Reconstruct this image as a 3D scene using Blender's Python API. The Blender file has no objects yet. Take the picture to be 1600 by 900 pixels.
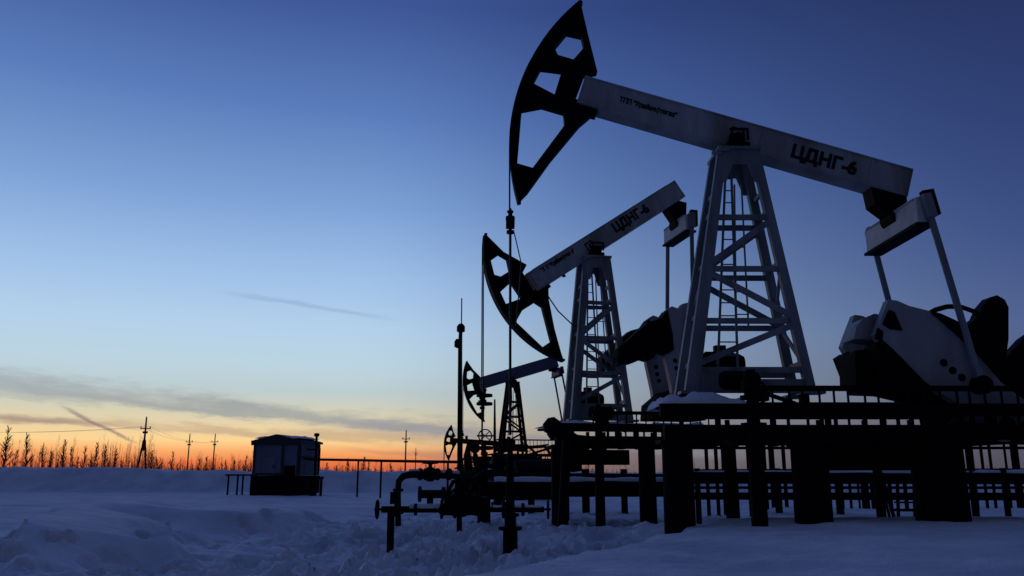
import bpy, bmesh, math, random
import numpy as np
from mathutils import Vector, Matrix
rnd = random.Random(7)
R = math.radians
S = bpy.context.scene
COL = S.collection

# ------------------------------------------------------------------ camera
F, HC, PITCH = 1300.0, 1.0, math.atan(288 / 1300)
cd = bpy.data.cameras.new('camera'); cam = bpy.data.objects.new('camera', cd); COL.objects.link(cam)
cd.sensor_width = 36; cd.lens = F / 1600 * 36; cd.clip_start = .1; cd.clip_end = 12000
cam.location = (0, 0, HC); cam.rotation_euler = (R(90) + PITCH, 0, 0)
S.camera = cam
S.view_settings.view_transform = 'Standard'; S.view_settings.look = 'None'
S.view_settings.exposure = 0; S.view_settings.gamma = 1
try: S.view_settings.use_curve_mapping = False
except Exception: pass

def ray(px, py):
    c, s = math.cos(PITCH), math.sin(PITCH)
    v = (450 - py) / F
    return Vector(((px - 800) / F, c - v * s, s + v * c))
def at(px, py, Y):                       # point of the place at distance Y
    d = ray(px, py); return Vector((0, 0, HC)) + d * (Y / d.y)

def lin(c):
    return tuple((v / 255 / 12.92 if v / 255 <= .04045 else ((v / 255 + .055) / 1.055) ** 2.4) for v in c)

# ------------------------------------------------------------------ sky
W = bpy.data.worlds.new('World'); S.world = W; W.use_nodes = True
nt = W.node_tree; nt.nodes.clear()
def nd(t, **k):
    n = nt.nodes.new(t)
    for a, b in k.items(): setattr(n, a, b)
    return n
def lk(a, b): nt.links.new(a, b)
def mth(op, a, b=None, c=None, clamp=False):
    n = nd('ShaderNodeMath', operation=op); n.use_clamp = clamp
    for i, v in enumerate((a, b, c)):
        if v is None: continue
        if isinstance(v, (int, float)): n.inputs[i].default_value = v
        else: lk(v, n.inputs[i])
    return n.outputs[0]
def sstep(v, a, b):                      # smooth 0..1 from a to b
    n = nd('ShaderNodeMapRange', interpolation_type='SMOOTHSTEP')
    lk(v, n.inputs[0]); n.inputs[1].default_value = a; n.inputs[2].default_value = b
    return n.outputs[0]
def ramp(v, stops):
    n = nd('ShaderNodeValToRGB'); r = n.color_ramp
    while len(r.elements) > 1: r.elements.remove(r.elements[-1])
    for i, (p, c) in enumerate(stops):
        e = r.elements[0] if i == 0 else r.elements.new(math.sqrt(p / 90))
        g = .3 * c[0] + .59 * c[1] + .11 * c[2]; k = .06 if p > 6 else 0.   # a little greyer than a clear dusk
        e.position = math.sqrt(p / 90); e.color = (*lin([v + (g - v) * k for v in c]), 1)
    lk(v, n.inputs[0]); return n.outputs[0]
def mix(f, a, b):
    n = nd('ShaderNodeMix', data_type='RGBA')
    if isinstance(f, (int, float)): n.inputs[0].default_value = f
    else: lk(f, n.inputs[0])
    for s, v in ((n.inputs[6], a), (n.inputs[7], b)):
        if isinstance(v, tuple): s.default_value = (*v, 1)
        else: lk(v, s)
    return n.outputs[2]
tc = nd('ShaderNodeTexCoord')
sp = nd('ShaderNodeSeparateXYZ'); lk(tc.outputs['Generated'], sp.inputs[0])
el = mth('MULTIPLY', mth('ARCSINE', sp.outputs[2]), 57.2958)
az = mth('MULTIPLY', mth('ARCTAN2', sp.outputs[0], sp.outputs[1]), 57.2958)
pos = mth('SQRT', mth('DIVIDE', mth('MAXIMUM', el, 0.0), 90.0))
glow = ramp(pos, [(0, (204, 84, 54)), (.6, (234, 120, 70)), (1.3, (250, 170, 104)), (2.0, (252, 212, 146)), (2.9, (234, 211, 166)), (3.9, (212, 208, 182)),
                  (5.2, (188, 204, 206)), (7, (186, 212, 226)), (9.5, (178, 208, 236)), (13, (156, 192, 234)), (18, (122, 160, 216)), (24, (88, 124, 190)),
                  (31, (60, 86, 154)), (45, (56, 80, 146)), (90, (86, 110, 172))])
pale = ramp(pos, [(0, (118, 102, 104)), (1.5, (134, 126, 127)), (3, (158, 160, 162)), (5, (168, 180, 188)), (8, (160, 186, 208)), (12, (136, 168, 212)), (18, (100, 136, 196)), (24, (76, 108, 176)),
                  (31, (52, 76, 142)), (45, (52, 74, 138)), (90, (86, 110, 172))])
dusk = ramp(pos, [(0, (74, 66, 78)), (3, (82, 84, 104)), (9, (74, 94, 144)), (14, (58, 78, 134)), (20, (46, 64, 120)), (30, (33, 47, 94)), (50, (38, 54, 104)), (90, (86, 110, 172))])
dist = mth('ABSOLUTE', mth('ADD', az, 22.0))
side = sstep(dist, 60.0, 10.0); warm = sstep(dist, 34.0, 10.0)
sky = mix(side, dusk, mix(warm, pale, glow))
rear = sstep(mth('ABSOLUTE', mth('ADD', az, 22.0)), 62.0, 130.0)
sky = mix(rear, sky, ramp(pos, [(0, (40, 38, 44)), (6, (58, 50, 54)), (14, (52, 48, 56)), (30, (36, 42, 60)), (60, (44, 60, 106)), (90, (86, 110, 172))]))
# long cloud streaks, laid out by azimuth and elevation
cmb = nd('ShaderNodeCombineXYZ'); lk(mth('MULTIPLY', az, .10), cmb.inputs[0]); lk(mth('MULTIPLY', mth('ADD', el, mth('MULTIPLY', az, .11)), .95), cmb.inputs[1])
nz = nd('ShaderNodeTexNoise'); nz.inputs['Scale'].default_value = 1.0; nz.inputs['Detail'].default_value = 5; nz.inputs['Roughness'].default_value = .55
lk(cmb.outputs[0], nz.inputs['Vector'])
cmb2 = nd('ShaderNodeCombineXYZ'); lk(mth('MULTIPLY', az, .5), cmb2.inputs[0]); lk(mth('MULTIPLY', el, 2.2), cmb2.inputs[1])
nz2 = nd('ShaderNodeTexNoise'); nz2.inputs['Scale'].default_value = 1.0; nz2.inputs['Detail'].default_value = 9; nz2.inputs['Roughness'].default_value = .62
lk(cmb2.outputs[0], nz2.inputs['Vector'])
n1 = mth('SUBTRACT', nz.outputs[0], .5); n2 = mth('SUBTRACT', nz2.outputs[0], .5)
def azel(px, py):
    d = ray(px, py).normalized(); return math.degrees(math.atan2(d.x, d.y)), math.degrees(math.asin(d.z))
def streak(p0, p1, w0, w1, soft, amp, wob, fade=2.0):
    a0, e0 = azel(*p0); a1, e1 = azel(*p1); k = (e1 - e0) / (a1 - a0)
    line = mth('ADD', mth('MULTIPLY', mth('SUBTRACT', az, a0), k), e0)
    d = mth('ADD', mth('SUBTRACT', el, line), mth('MULTIPLY', n1, wob))
    d = mth('ADD', d, mth('MULTIPLY', n2, wob * .6))
    up = sstep(d, w0, w0 * (1 - soft)); dn = sstep(d, -w1, -w1 * (1 - soft))
    l = sstep(az, a0 - fade, a0 + fade); r_ = sstep(az, a1 + fade, a1 - fade)
    return mth('MULTIPLY', mth('MULTIPLY', mth('MULTIPLY', up, dn), mth('MULTIPLY', l, r_)), amp)
def veil(base, m, col): return mix(m, base, lin(col))
sky = veil(sky, streak((-80, 586), (760, 680), 1.15, .75, .98, .66, 2.3, 5), (146, 154, 162))
sky = veil(sky, streak((-80, 612), (480, 650), .8, .5, .98, .42, 2.4, 6), (150, 156, 158))
sky = veil(sky, streak((-80, 652), (190, 661), .40, .32, .9, .75, .9, 4), (150, 128, 122))
sky = veil(sky, streak((230, 666), (700, 690), .45, .4, .9, .5, 1.3, 4), (168, 142, 128))
sky = veil(sky, streak((520, 664), (1150, 706), .8, .7, .9, .6, 1.3, 4), (138, 140, 152))
sky = veil(sky, streak((560, 702), (760, 716), .3, .25, .9, .4, 1.0, 4), (160, 120, 116))
sky = veil(sky, streak((372, 460), (596, 496), .24, .2, .98, .27, .6, 2.2), (112, 136, 176))
sky = veil(sky, streak((104, 640), (206, 688), .2, .17, .9, .7, .42, .8), (128, 116, 116))
nish = nd('ShaderNodeTexSky', sky_type='NISHITA'); nish.sun_disc = False
nish.sun_elevation = R(-1.0); nish.sun_rotation = R(-24); nish.altitude = 60
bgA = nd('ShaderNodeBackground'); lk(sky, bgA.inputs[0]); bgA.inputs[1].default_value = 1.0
bgB = nd('ShaderNodeBackground'); lk(nish.outputs[0], bgB.inputs[0]); bgB.inputs[1].default_value = .004
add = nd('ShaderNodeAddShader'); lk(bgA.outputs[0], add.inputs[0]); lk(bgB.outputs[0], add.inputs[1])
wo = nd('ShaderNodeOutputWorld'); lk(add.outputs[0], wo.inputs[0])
# the sun has just gone down behind the bank: only a last faint warm light along the horizon
sl = bpy.data.lights.new('sun', 'SUN'); sl.energy = .05; sl.color = (1, .55, .3); sl.angle = R(8)
sun = bpy.data.objects.new('sun', sl); COL.objects.link(sun)
sdir = Vector((math.sin(R(-24)) * math.cos(R(1.5)), math.cos(R(-24)) * math.cos(R(1.5)), math.sin(R(1.5))))
sun.rotation_euler = (-sdir).to_track_quat('-Z', 'Y').to_euler()

# ------------------------------------------------------------------ materials
def material(name, col, rough=.6, metal=0., var=.25, scale=6., bump=0., spec=.5, dirt=None, streaky=False):
    m = bpy.data.materials.new(name); m.use_nodes = True; t = m.node_tree; b = t.nodes['Principled BSDF']
    b.inputs['Roughness'].default_value = rough; b.inputs['Metallic'].default_value = metal
    b.inputs['Specular IOR Level'].default_value = spec
    tcn = t.nodes.new('ShaderNodeTexCoord'); n = t.nodes.new('ShaderNodeTexNoise'); n.inputs['Scale'].default_value = scale; n.inputs['Detail'].default_value = 6
    if streaky:
        mp = t.nodes.new('ShaderNodeMapping'); mp.inputs['Scale'].default_value = (1, 1, .18)
        t.links.new(tcn.outputs['Object'], mp.inputs[0]); t.links.new(mp.outputs[0], n.inputs['Vector'])
    else: t.links.new(tcn.outputs['Object'], n.inputs['Vector'])
    r = t.nodes.new('ShaderNodeValToRGB'); r.color_ramp.elements[0].position = .3; r.color_ramp.elements[1].position = .68
    lo = dirt or tuple(c * (1 - var) for c in col)
    r.color_ramp.elements[0].color = (*lo, 1); r.color_ramp.elements[1].color = (*col, 1)
    t.links.new(n.outputs[0], r.inputs[0]); t.links.new(r.outputs[0], b.inputs['Base Color'])
    if bump:
        bp = t.nodes.new('ShaderNodeBump'); bp.inputs['Strength'].default_value = bump; bp.inputs['Distance'].default_value = .02
        n2_ = t.nodes.new('ShaderNodeTexNoise'); n2_.inputs['Scale'].default_value = scale * 5; n2_.inputs['Detail'].default_value = 4
        t.links.new(tcn.outputs['Object'], n2_.inputs['Vector']); t.links.new(n2_.outputs[0], bp.inputs['Height']); t.links.new(bp.outputs[0], b.inputs['Normal'])
    return m
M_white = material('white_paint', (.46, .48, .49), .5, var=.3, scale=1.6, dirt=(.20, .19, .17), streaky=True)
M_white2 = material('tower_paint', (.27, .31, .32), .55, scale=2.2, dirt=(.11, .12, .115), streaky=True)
M_black = material('black_paint', (.007, .007, .008), .7, var=.4, scale=3, spec=.08)
M_blue = material('faded_blue_paint', (.08, .10, .15), .6, scale=3)
M_equal = material('pale_grey_paint', (.66, .65, .61), .55, scale=3, dirt=(.5, .5, .47))
M_steel = material('dark_steel', (.008, .008, .009), .75, var=.45, scale=4, bump=.2, spec=.03)
M_letter = material('black_letter_paint', (.012, .012, .013), .7, spec=.2)
M_rust = material('brown_rusty_steel', (.016, .012, .010), .8, var=.5, scale=5, spec=.1)
M_green = material('green_pipe_paint', (.008, .026, .016), .7, var=.4, scale=4, spec=.08)
M_rope = material('steel_rope', (.02, .02, .022), .5, spec=.3)
M_panel = material('blue_grey_cladding', (.20, .23, .32), .6, scale=1.5, dirt=(.11, .13, .19), streaky=True)
M_roof = material('dark_roof_sheet', (.02, .022, .026), .6, scale=3)
M_wood = material('weathered_pole_wood', (.05, .04, .032), .8, scale=3, bump=.3)
M_twig = material('reddish_scrub_twigs', (.20, .09, .05), .8, scale=2)
M_bark = material('bare_birch_bark', (.09, .05, .036), .8, scale=2)
M_conc = material('dark_tarred_pile', (.008, .008, .0085), .8, scale=3, bump=.3, spec=.06)

M_snow = bpy.data.materials.new('snow'); M_snow.use_nodes = True
t = M_snow.node_tree; b = t.nodes['Principled BSDF']
b.inputs['Roughness'].default_value = .75; b.inputs['Specular IOR Level'].default_value = .25
tcn = t.nodes.new('ShaderNodeTexCoord')
def sn(scale, det):
    n = t.nodes.new('ShaderNodeTexNoise'); n.inputs['Scale'].default_value = scale; n.inputs['Detail'].default_value = det
    t.links.new(tcn.outputs['Object'], n.inputs['Vector']); return n
na = sn(.8, 8); cr = t.nodes.new('ShaderNodeValToRGB'); cr.color_ramp.elements[0].position = .35; cr.color_ramp.elements[1].position = .62
cr.color_ramp.elements[0].color = (.64, .67, .73, 1); cr.color_ramp.elements[1].color = (.86, .875, .90, 1)
t.links.new(na.outputs[0], cr.inputs[0]); t.links.new(cr.outputs[0], b.inputs['Base Color'])
bp1 = t.nodes.new('ShaderNodeBump'); bp1.inputs['Strength'].default_value = .6; bp1.inputs['Distance'].default_value = .11
bp2 = t.nodes.new('ShaderNodeBump'); bp2.inputs['Strength'].default_value = .6; bp2.inputs['Distance'].default_value = .03
t.links.new(sn(4.2, 8).outputs[0], bp1.inputs['Height']); t.links.new(sn(38, 4).outputs[0], bp2.inputs['Height'])
t.links.new(bp1.outputs[0], bp2.inputs['Normal']); t.links.new(bp2.outputs[0], b.inputs['Normal'])

# ------------------------------------------------------------------ mesh helpers
class MB:
    def __init__(s): s.v = []; s.f = []
    def add(s, vs, fs):
        o = len(s.v); s.v += [Vector(v) for v in vs]; s.f += [[i + o for i in f] for f in fs]; return s
    def box(s, c, d, m=None):
        x, y, z = (k / 2 for k in d)
        vs = [Vector((sx * x, sy * y, sz * z)) for sx in (-1, 1) for sy in (-1, 1) for sz in (-1, 1)]
        if m is not None: vs = [m @ v for v in vs]
        return s.add([v + Vector(c) for v in vs], [(0, 1, 3, 2), (4, 6, 7, 5), (0, 4, 5, 1), (2, 3, 7, 6), (0, 2, 6, 4), (1, 5, 7, 3)])
    def bar(s, p, q, w, h, w2=None, h2=None, up=(0, 0, 1)):
        p, q = Vector(p), Vector(q); d = (q - p).normalized(); u = Vector(up)
        if abs(d.dot(u)) > .98: u = Vector((0, 1, 0))
        a = d.cross(u).normalized(); c = a.cross(d)
        w2 = w if w2 is None else w2; h2 = h if h2 is None else h2; vs = []
        for o, ww, hh in ((p, w, h), (q, w2, h2)):
            for sa, sc in ((-1, -1), (1, -1), (1, 1), (-1, 1)): vs.append(o + a * sa * ww / 2 + c * sc * hh / 2)
        return s.add(vs, [(3, 2, 1, 0), (4, 5, 6, 7), (0, 1, 5, 4), (1, 2, 6, 5), (2, 3, 7, 6), (3, 0, 4, 7)])
    def tube(s, pts, r, n=10, r2=None, cap=True):
        pts = [Vector(p) for p in pts]; k = len(pts)
        rs = r if isinstance(r, (list, tuple)) else [r + (((r if r2 is None else r2) - r) * i / max(1, k - 1)) for i in range(k)]
        vs = []; u = None
        for i, p in enumerate(pts):
            d = (pts[min(i + 1, k - 1)] - pts[max(i - 1, 0)]).normalized()
            if u is None:
                u = d.cross(Vector((0, 0, 1)));  u = d.cross(Vector((0, 1, 0))) if u.length < .05 else u
            u = (u - d * u.dot(d)).normalized(); w = d.cross(u)
            vs += [p + (u * math.cos(2 * math.pi * j / n) + w * math.sin(2 * math.pi * j / n)) * rs[i] for j in range(n)]
        fs = [(i * n + j, i * n + (j + 1) % n, (i + 1) * n + (j + 1) % n, (i + 1) * n + j) for i in range(k - 1) for j in range(n)]
        if cap: fs += [tuple(range(n))[::-1], tuple((k - 1) * n + j for j in range(n))]
        return s.add(vs, fs)
    def lathe(s, base, prof, n=14, axis=(0, 0, 1)):
        base = Vector(base); ax = Vector(axis).normalized()
        pts = [base + ax * h for _, h in prof]; u = ax.cross(Vector((1, 0, 0)));  u = ax.cross(Vector((0, 1, 0))) if u.length < .1 else u
        u.normalize(); w = ax.cross(u); vs = []; k = len(prof)
        for (r, h), p in zip(prof, pts): vs += [p + (u * math.cos(2 * math.pi * j / n) + w * math.sin(2 * math.pi * j / n)) * max(r, .001) for j in range(n)]
        fs = [(i * n + j, i * n + (j + 1) % n, (i + 1) * n + (j + 1) % n, (i + 1) * n + j) for i in range(k - 1) for j in range(n)]
        fs += [tuple(range(n))[::-1], tuple((k - 1) * n + j for j in range(n))]
        return s.add(vs, fs)
    def wheel(s, c, axis, r, t_=.012, n=20, spokes=4):        # hand wheel
        c = Vector(c); ax = Vector(axis).normalized(); u = ax.orthogonal().normalized(); w = ax.cross(u)
        ring = [c + (u * math.cos(2 * math.pi * j / n) + w * math.sin(2 * math.pi * j / n)) * r for j in range(n + 1)]
        s.tube(ring, t_, 6, cap=False)
        for j in range(spokes): s.tube([c, ring[j * n // spokes]], t_ * .8, 5)
        return s
    def ball(s, c, r, n=12, sq=(1, 1, 1)):
        prof = [(math.sin(math.pi * i / 8), -math.cos(math.pi * i / 8)) for i in range(9)]
        o = len(s.v); s.lathe((0, 0, 0), prof, n)
        for i in range(o, len(s.v)): s.v[i] = Vector((s.v[i].x * r * sq[0], s.v[i].y * r * sq[1], s.v[i].z * r * sq[2])) + Vector(c)
        return s
    def plate(s, polys, y, th, fr=None):                       # outline (x, z) with holes, upright slab from y to y+th
        cu = bpy.data.curves.new('c', 'CURVE'); cu.dimensions = '2D'; cu.fill_mode = 'BOTH'; cu.extrude = th / 2
        for pl in polys:
            sp_ = cu.splines.new('POLY'); sp_.points.add(len(pl) - 1); sp_.use_cyclic_u = True
            for q, p in zip(sp_.points, pl): q.co = (p[0], p[1], 0, 1)
        o = bpy.data.objects.new('c', cu); COL.objects.link(o)
        dg = bpy.context.evaluated_depsgraph_get(); me = bpy.data.meshes.new_from_object(o.evaluated_get(dg))
        vs = [Vector((v.co.x, y + th / 2 - v.co.z, v.co.y)) for v in me.vertices]; fs = [tuple(p.vertices) for p in me.polygons]
        bpy.data.objects.remove(o); bpy.data.curves.remove(cu); bpy.data.meshes.remove(me)
        if fr is not None: vs = [fr @ v for v in vs]
        return s.add(vs, fs)
    def tf(s, m): s.v = [m @ v for v in s.v]; return s
    def build(s, name, mat, parent=None, bevel=0, smooth=False, loc=None):
        me = bpy.data.meshes.new(name)
        org = Vector(loc) if loc is not None else Vector((0, 0, 0))
        me.from_pydata([tuple(v - org) for v in s.v], [], s.f); me.update()
        bm = bmesh.new(); bm.from_mesh(me); bmesh.ops.recalc_face_normals(bm, faces=bm.faces); bm.to_mesh(me); bm.free()
        me.materials.append(mat)
        if smooth: me.polygons.foreach_set('use_smooth', [True] * len(me.polygons))
        o = bpy.data.objects.new(name, me); COL.objects.link(o); o.location = org
        if parent is not None: o.parent = parent
        if bevel:
            bv = o.modifiers.new('bevel', 'BEVEL'); bv.width = bevel; bv.segments = 2; bv.limit_method = 'ANGLE'
        return o
def tag(o, label=None, cat=None, group=None, kind=None):
    for k, v in (('label', label), ('category', cat), ('group', group), ('kind', kind)):
        if v: o[k] = v
    return o
def thing(name, label, cat, loc=(0, 0, 0), rz=0, group=None):
    o = bpy.data.objects.new(name, None); o.empty_display_size = .3; COL.objects.link(o); o.location = loc; o.rotation_euler = (0, 0, rz)
    return tag(o, label, cat, group)
def copy_thing(o, loc, rz=0, scale=None, label=None):
    c = o.copy(); COL.objects.link(c); c.location = loc; c.rotation_euler = (0, 0, rz)
    if scale: c.scale = scale
    if label: c['label'] = label
    for ch in o.children:
        d = ch.copy(); COL.objects.link(d); d.parent = c
        for g in ch.children:
            e = g.copy(); COL.objects.link(e); e.parent = d
    return c

# ------------------------------------------------------------------ snow ground
rg = np.random.RandomState(3); TAB = rg.rand(256, 256)
def vnoise(x, y):
    xi = np.floor(x).astype(int); yi = np.floor(y).astype(int); fx = x - xi; fy = y - yi
    fx = fx * fx * (3 - 2 * fx); fy = fy * fy * (3 - 2 * fy)
    g = lambda a, b_: TAB[a % 256, b_ % 256]
    return (g(xi, yi) * (1 - fx) + g(xi + 1, yi) * fx) * (1 - fy) + (g(xi, yi + 1) * (1 - fx) + g(xi + 1, yi + 1) * fx) * fy - .5
def ss(v, a, b_):
    k = np.clip((v - a) / (b_ - a), 0, 1); return k * k * (3 - 2 * k)
def height(x, y):
    x = np.atleast_1d(np.asarray(x, float)); y = np.atleast_1d(np.asarray(y, float)); r = np.hypot(x, y)
    near = 1 - ss(r, 28, 60)
    h = .10 * vnoise(x * .16 + 3, y * .16) * near + .03 * vnoise(x * .5, y * .5 + 9) * near
    edge = .55 + (y - 8.8) * .436 + .5 * vnoise(x * .4 + 7, y * .9) + .25 * vnoise(x * 2.1, y * 2.1)
    drift = ss(x - edge, -.12, .35) * (1 - ss(y, 15.2, 18.5)) * ss(y, 2, 6)
    h += drift * (.20 + .07 * vnoise(x * .5 + 4, y * .5) + .035 * vnoise(x * 1.6, y * 2.4 + 4) + .02 * vnoise(x * 5, y * 6))
    tr = (1 - ss(x - edge, -.3, .2)) * ss(x, -7.5, -1.5) * ss(y, 8, 12.5) * (1 - ss(y, 24, 32))
    h -= .30 * tr
    back = ss(x, 2, 5) * ss(y, 16, 19) * (1 - ss(y, 26, 40)); h += .0 * back
    lump = np.clip(ss(x, -5.6, -2.6) * (1 - ss(x - edge, -.3, .1)) * ss(y, 4, 8) * (1 - ss(y, 20, 30)), 0, 1)
    # trodden snow: clods and boot holes
    a = vnoise(x * 1.1, y * 1.0); c1 = vnoise(x * 2.6 + 5, y * 2.2 + 1); c2 = vnoise(x * 5.3, y * 4.6 + 3); c3 = vnoise(x * 10.5, y * 9.5)
    h += lump * (.13 * a + .13 * np.abs(c1) - .04 + .09 * c2 + .075 * c3)
    holes = ss(vnoise(x * 2.4 + 31, y * 2.6 + 17), .17, .26) * lump; h -= .15 * holes
    h += lump * .07 * ss(vnoise(x * 2.0 + 61, y * 1.4 + 7), .12, .2)
    # ploughed swells on the left
    left = (1 - ss(x, -5.5, -2.0)) * ss(y, 5, 8) * (1 - ss(y, 20, 28))
    q = vnoise(x * .27 + 11 + .5 * vnoise(x * .5, y * .5), y * .30 + 2)
    h += left * (.38 * ss(q, -.10, .14) - .14 + .04 * vnoise(x * .9, y * .8 + 8) + .012 * vnoise(x * 4, y * 3.6))
    h += (1 - left) * (1 - lump) * (.02 * vnoise(x * 1.4, y * 1.4) + .008 * vnoise(x * 5, y * 5)) * near
    # edges left by the plough, and single boot prints
    for pts, hh in ((((-4.6, 8.0), (-5.9, 10.2), (-8.0, 15.0), (-8.9, 20.5), (-7.2, 25.5)), .13), (((-1.5, 7.0), (-3.6, 9.2), (-4.9, 12.6), (-4.6, 17.0), (-2.4, 21.0)), .07)):
        px_ = np.interp(y, [p[1] for p in pts], [p[0] for p in pts]) + .35 * vnoise(x * 0 + 3.1, y * .8) + .12 * vnoise(x * 0 + 9, y * 2.7)
        d = x - px_; m_ = ss(y, 7, 8.5) * (1 - ss(y, 20, 26))
        h += m_ * hh * (ss(d, -.16, .03) * (1 - ss(d, .1, 1.7)) * 1.1 - .5 * np.exp(-((d + .35) / .28) ** 2))
    rp = np.random.RandomState(11)
    for k in range(760):
        cx, cy = rp.triangular(-6.5, -1.0, 3.4), 7.6 + 14.5 * rp.rand() ** 1.3
        a_, b2, ang, dp = rp.uniform(.08, .2), rp.uniform(.12, .28), rp.uniform(-.9, .9), rp.uniform(.08, .24)
        w_ = np.where((np.abs(x - cx) < .7) & (np.abs(y - cy) < .7))
        if not len(w_[0]): continue
        dx, dy = x[w_] - cx, y[w_] - cy; ca, sa = np.cos(ang), np.sin(ang)
        u2 = ((dx * ca + dy * sa) / a_) ** 2 + ((dy * ca - dx * sa) / b2) ** 2
        ok = (cx < .55 + (cy - 8.8) * .436 - .2)
        if ok: h[w_] += -dp * np.exp(-u2 ** 2) + .25 * dp * np.exp(-((np.sqrt(u2) - 1.35) / .28) ** 2) * (.6 + .8 * np.sin(k + 3 * np.arctan2(dy, dx)))
    # banked-up snow round the pad
    crest = 46 + 5 * vnoise(x * .05, x * 0 + 3.3) - .12 * np.minimum(x, 0)
    d = y - crest
    wall = np.where(d < 0, ss(d, -3.4, -.3), 1 - ss(d, 1.5, 9)) * (y > 0)
    h += wall * (1.06 + .22 * vnoise(x * .35, y * .35) + .26 * vnoise(x * 1.0, y * .8 + 4) + .18 * vnoise(x * .10 + 2, y * 0) + .22 * ss(-x, 14, 32)) * (1 - .35 * ss(x, 2, 10))
    return h
def ground():
    th = np.concatenate([np.linspace(-180, -52, 40)[:-1], np.linspace(-52, 52, 620), np.linspace(52, 180, 40)[1:-1]])
    rr = np.concatenate([[.4, 1.], np.geomspace(1.5, 6, 60)[:-1], np.geomspace(6, 70, 560), np.geomspace(72, 6000, 60)])
    T, Q = np.meshgrid(np.radians(th), rr); X = Q * np.sin(T); Y = Q * np.cos(T); Z = height(X, Y)
    nr, ncol = X.shape
    co = np.stack([X, Y, Z], -1).reshape(-1, 3); co = np.vstack([co, [[0, 0, float(height(0., 0.)[0])]]])
    i = np.arange(nr - 1)[:, None]; j = np.arange(ncol)[None, :]; j2 = (j + 1) % ncol
    q = np.stack([i * ncol + j + 0 * i, i * ncol + j2, (i + 1) * ncol + j2, (i + 1) * ncol + j], -1).reshape(-1, 4)
    me = bpy.data.meshes.new('snow_ground')
    me.from_pydata(co.tolist(), [], q[:, ::-1].tolist() + [[len(co) - 1, (k + 1) % ncol, k] for k in range(ncol)])
    me.polygons.foreach_set('use_smooth', [True] * len(me.polygons)); me.materials.append(M_snow)
    o = bpy.data.objects.new('snow_ground', me); COL.objects.link(o); o['kind'] = 'structure'
ground()
def gz0(x, y): return gz(x, y) if y < 100 else 0.
def gz(x, y): return float(height(x, y)[0])
def snow_cap(name, x0, x1, y0, y1, z, hmax, nx=40, ny=14, parent=None):   # a lumpy layer of snow lying on a flat top
    xs = np.linspace(0, 1, nx); ys = np.linspace(0, 1, ny); vs = []; m = MB()
    for a in ys:
        for c in xs:
            e = min(c, 1 - c) * (x1 - x0) / .12; f = min(a, 1 - a) * (y1 - y0) / .12
            k = min(1, e, 1) ** .5 * min(1, f) ** .5
            x = x0 + (x1 - x0) * c; y = y0 + (y1 - y0) * a
            hh = hmax * (.65 + .9 * float(vnoise(x * 2.1 + z, y * 2.1)) + .4 * float(vnoise(x * 6, y * 6)))
            vs.append((x, y, z + max(.004, hh * k)))
    fs = [(i * nx + j, i * nx + j + 1, (i + 1) * nx + j + 1, (i + 1) * nx + j) for i in range(ny - 1) for j in range(nx - 1)]
    m.add(vs, fs)
    return m

# ------------------------------------------------------------------ pumpjacks
HEAD = dict(out=[(908, 5), (920, 60), (933, 114), (913, 118), (897, 160), (917, 166), (926, 180), (905, 198), (860, 252), (824, 302), (811, 318)],
            holes=[[(866, 76), (886, 51), (909, 56), (913, 75), (896, 95), (872, 88)],
                   [(845, 108), (878, 112), (866, 151), (832, 133)],
                   [(815, 174), (846, 168), (880, 178), (882, 198), (832, 265), (808, 258)]])
P1 = dict(loc=(3.95, 14.68, 2.3), psi=R(.6), t=R(-17.0), H=4.617, R=3.982, A=2.865, C=3.434, off=.2, xb=.13)
P2 = dict(loc=(2.30, 22.4, 2.3), psi=R(12.0), t=R(34.2), H=4.59, R=3.14, A=2.036, C=3.27, off=-.04, su=.73, sl=.667, bx=.76, by=.36, yy=.85)
P3 = dict(loc=(.04, 54.6, 2.3), psi=R(15), t=R(17.5), H=4.58, R=3.3, A=2.2, C=3.3, off=0., su=.67, sl=.66, bx=.8, by=.45, yy=.85, bd=.78)
P4 = dict(loc=(-4.7, 98.5, -.4), psi=R(21), t=R(-2.9), H=4.58, R=3.3, A=2.2, C=3.3, off=0., su=.67, sl=.66, bx=.8, by=.45, yy=.85)
BD, BW = .56, .44                      # beam depth and width
def inv(P, px, py, y):                 # where the sight line through a pixel meets the pump's own upright plane y
    o = Vector((0, 0, HC)) - Vector(P['loc']); d = ray(px, py); m = Matrix.Rotation(-P['psi'], 3, 'Z')
    o = m @ o; d = m @ d; k = (y - o.y) / d.y; p = o + d * k; return (p.x, p.z)
def beamframe(P): return Matrix.Translation((0, 0, P['H'])) @ Matrix.Rotation(-P['t'], 4, 'Y')
def text_mesh(body, size, bold, width=None):
    cu = bpy.data.curves.new('t', 'FONT'); cu.body = body; cu.size = size;  cu.align_x = 'CENTER'; cu.align_y = 'CENTER'; cu.extrude = .002
    o = bpy.data.objects.new('t', cu); COL.objects.link(o)
    dg = bpy.context.evaluated_depsgraph_get(); dg.update(); me = bpy.data.meshes.new_from_object(o.evaluated_get(dg))
    vs = [v.co.copy() for v in me.vertices]; fs = [tuple(p.vertices) for p in me.polygons]
    bpy.data.objects.remove(o); bpy.data.curves.remove(cu); bpy.data.meshes.remove(me)
    w = max(v.x for v in vs) - min(v.x for v in vs); k = (width / w) if width else 1
    V_, F_ = [], []
    for n_, (dx, dz) in enumerate(((-1, -1), (1, -1), (1, 1), (-1, 1), (0, 0))):
        o_ = len(V_); V_ += [Vector((v.x * k + dx * bold, -v.z - n_ * .0007, v.y + dz * bold)) for v in vs]; F_ += [tuple(i + o_ for i in f) for f in fs]
    return V_, F_

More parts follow.
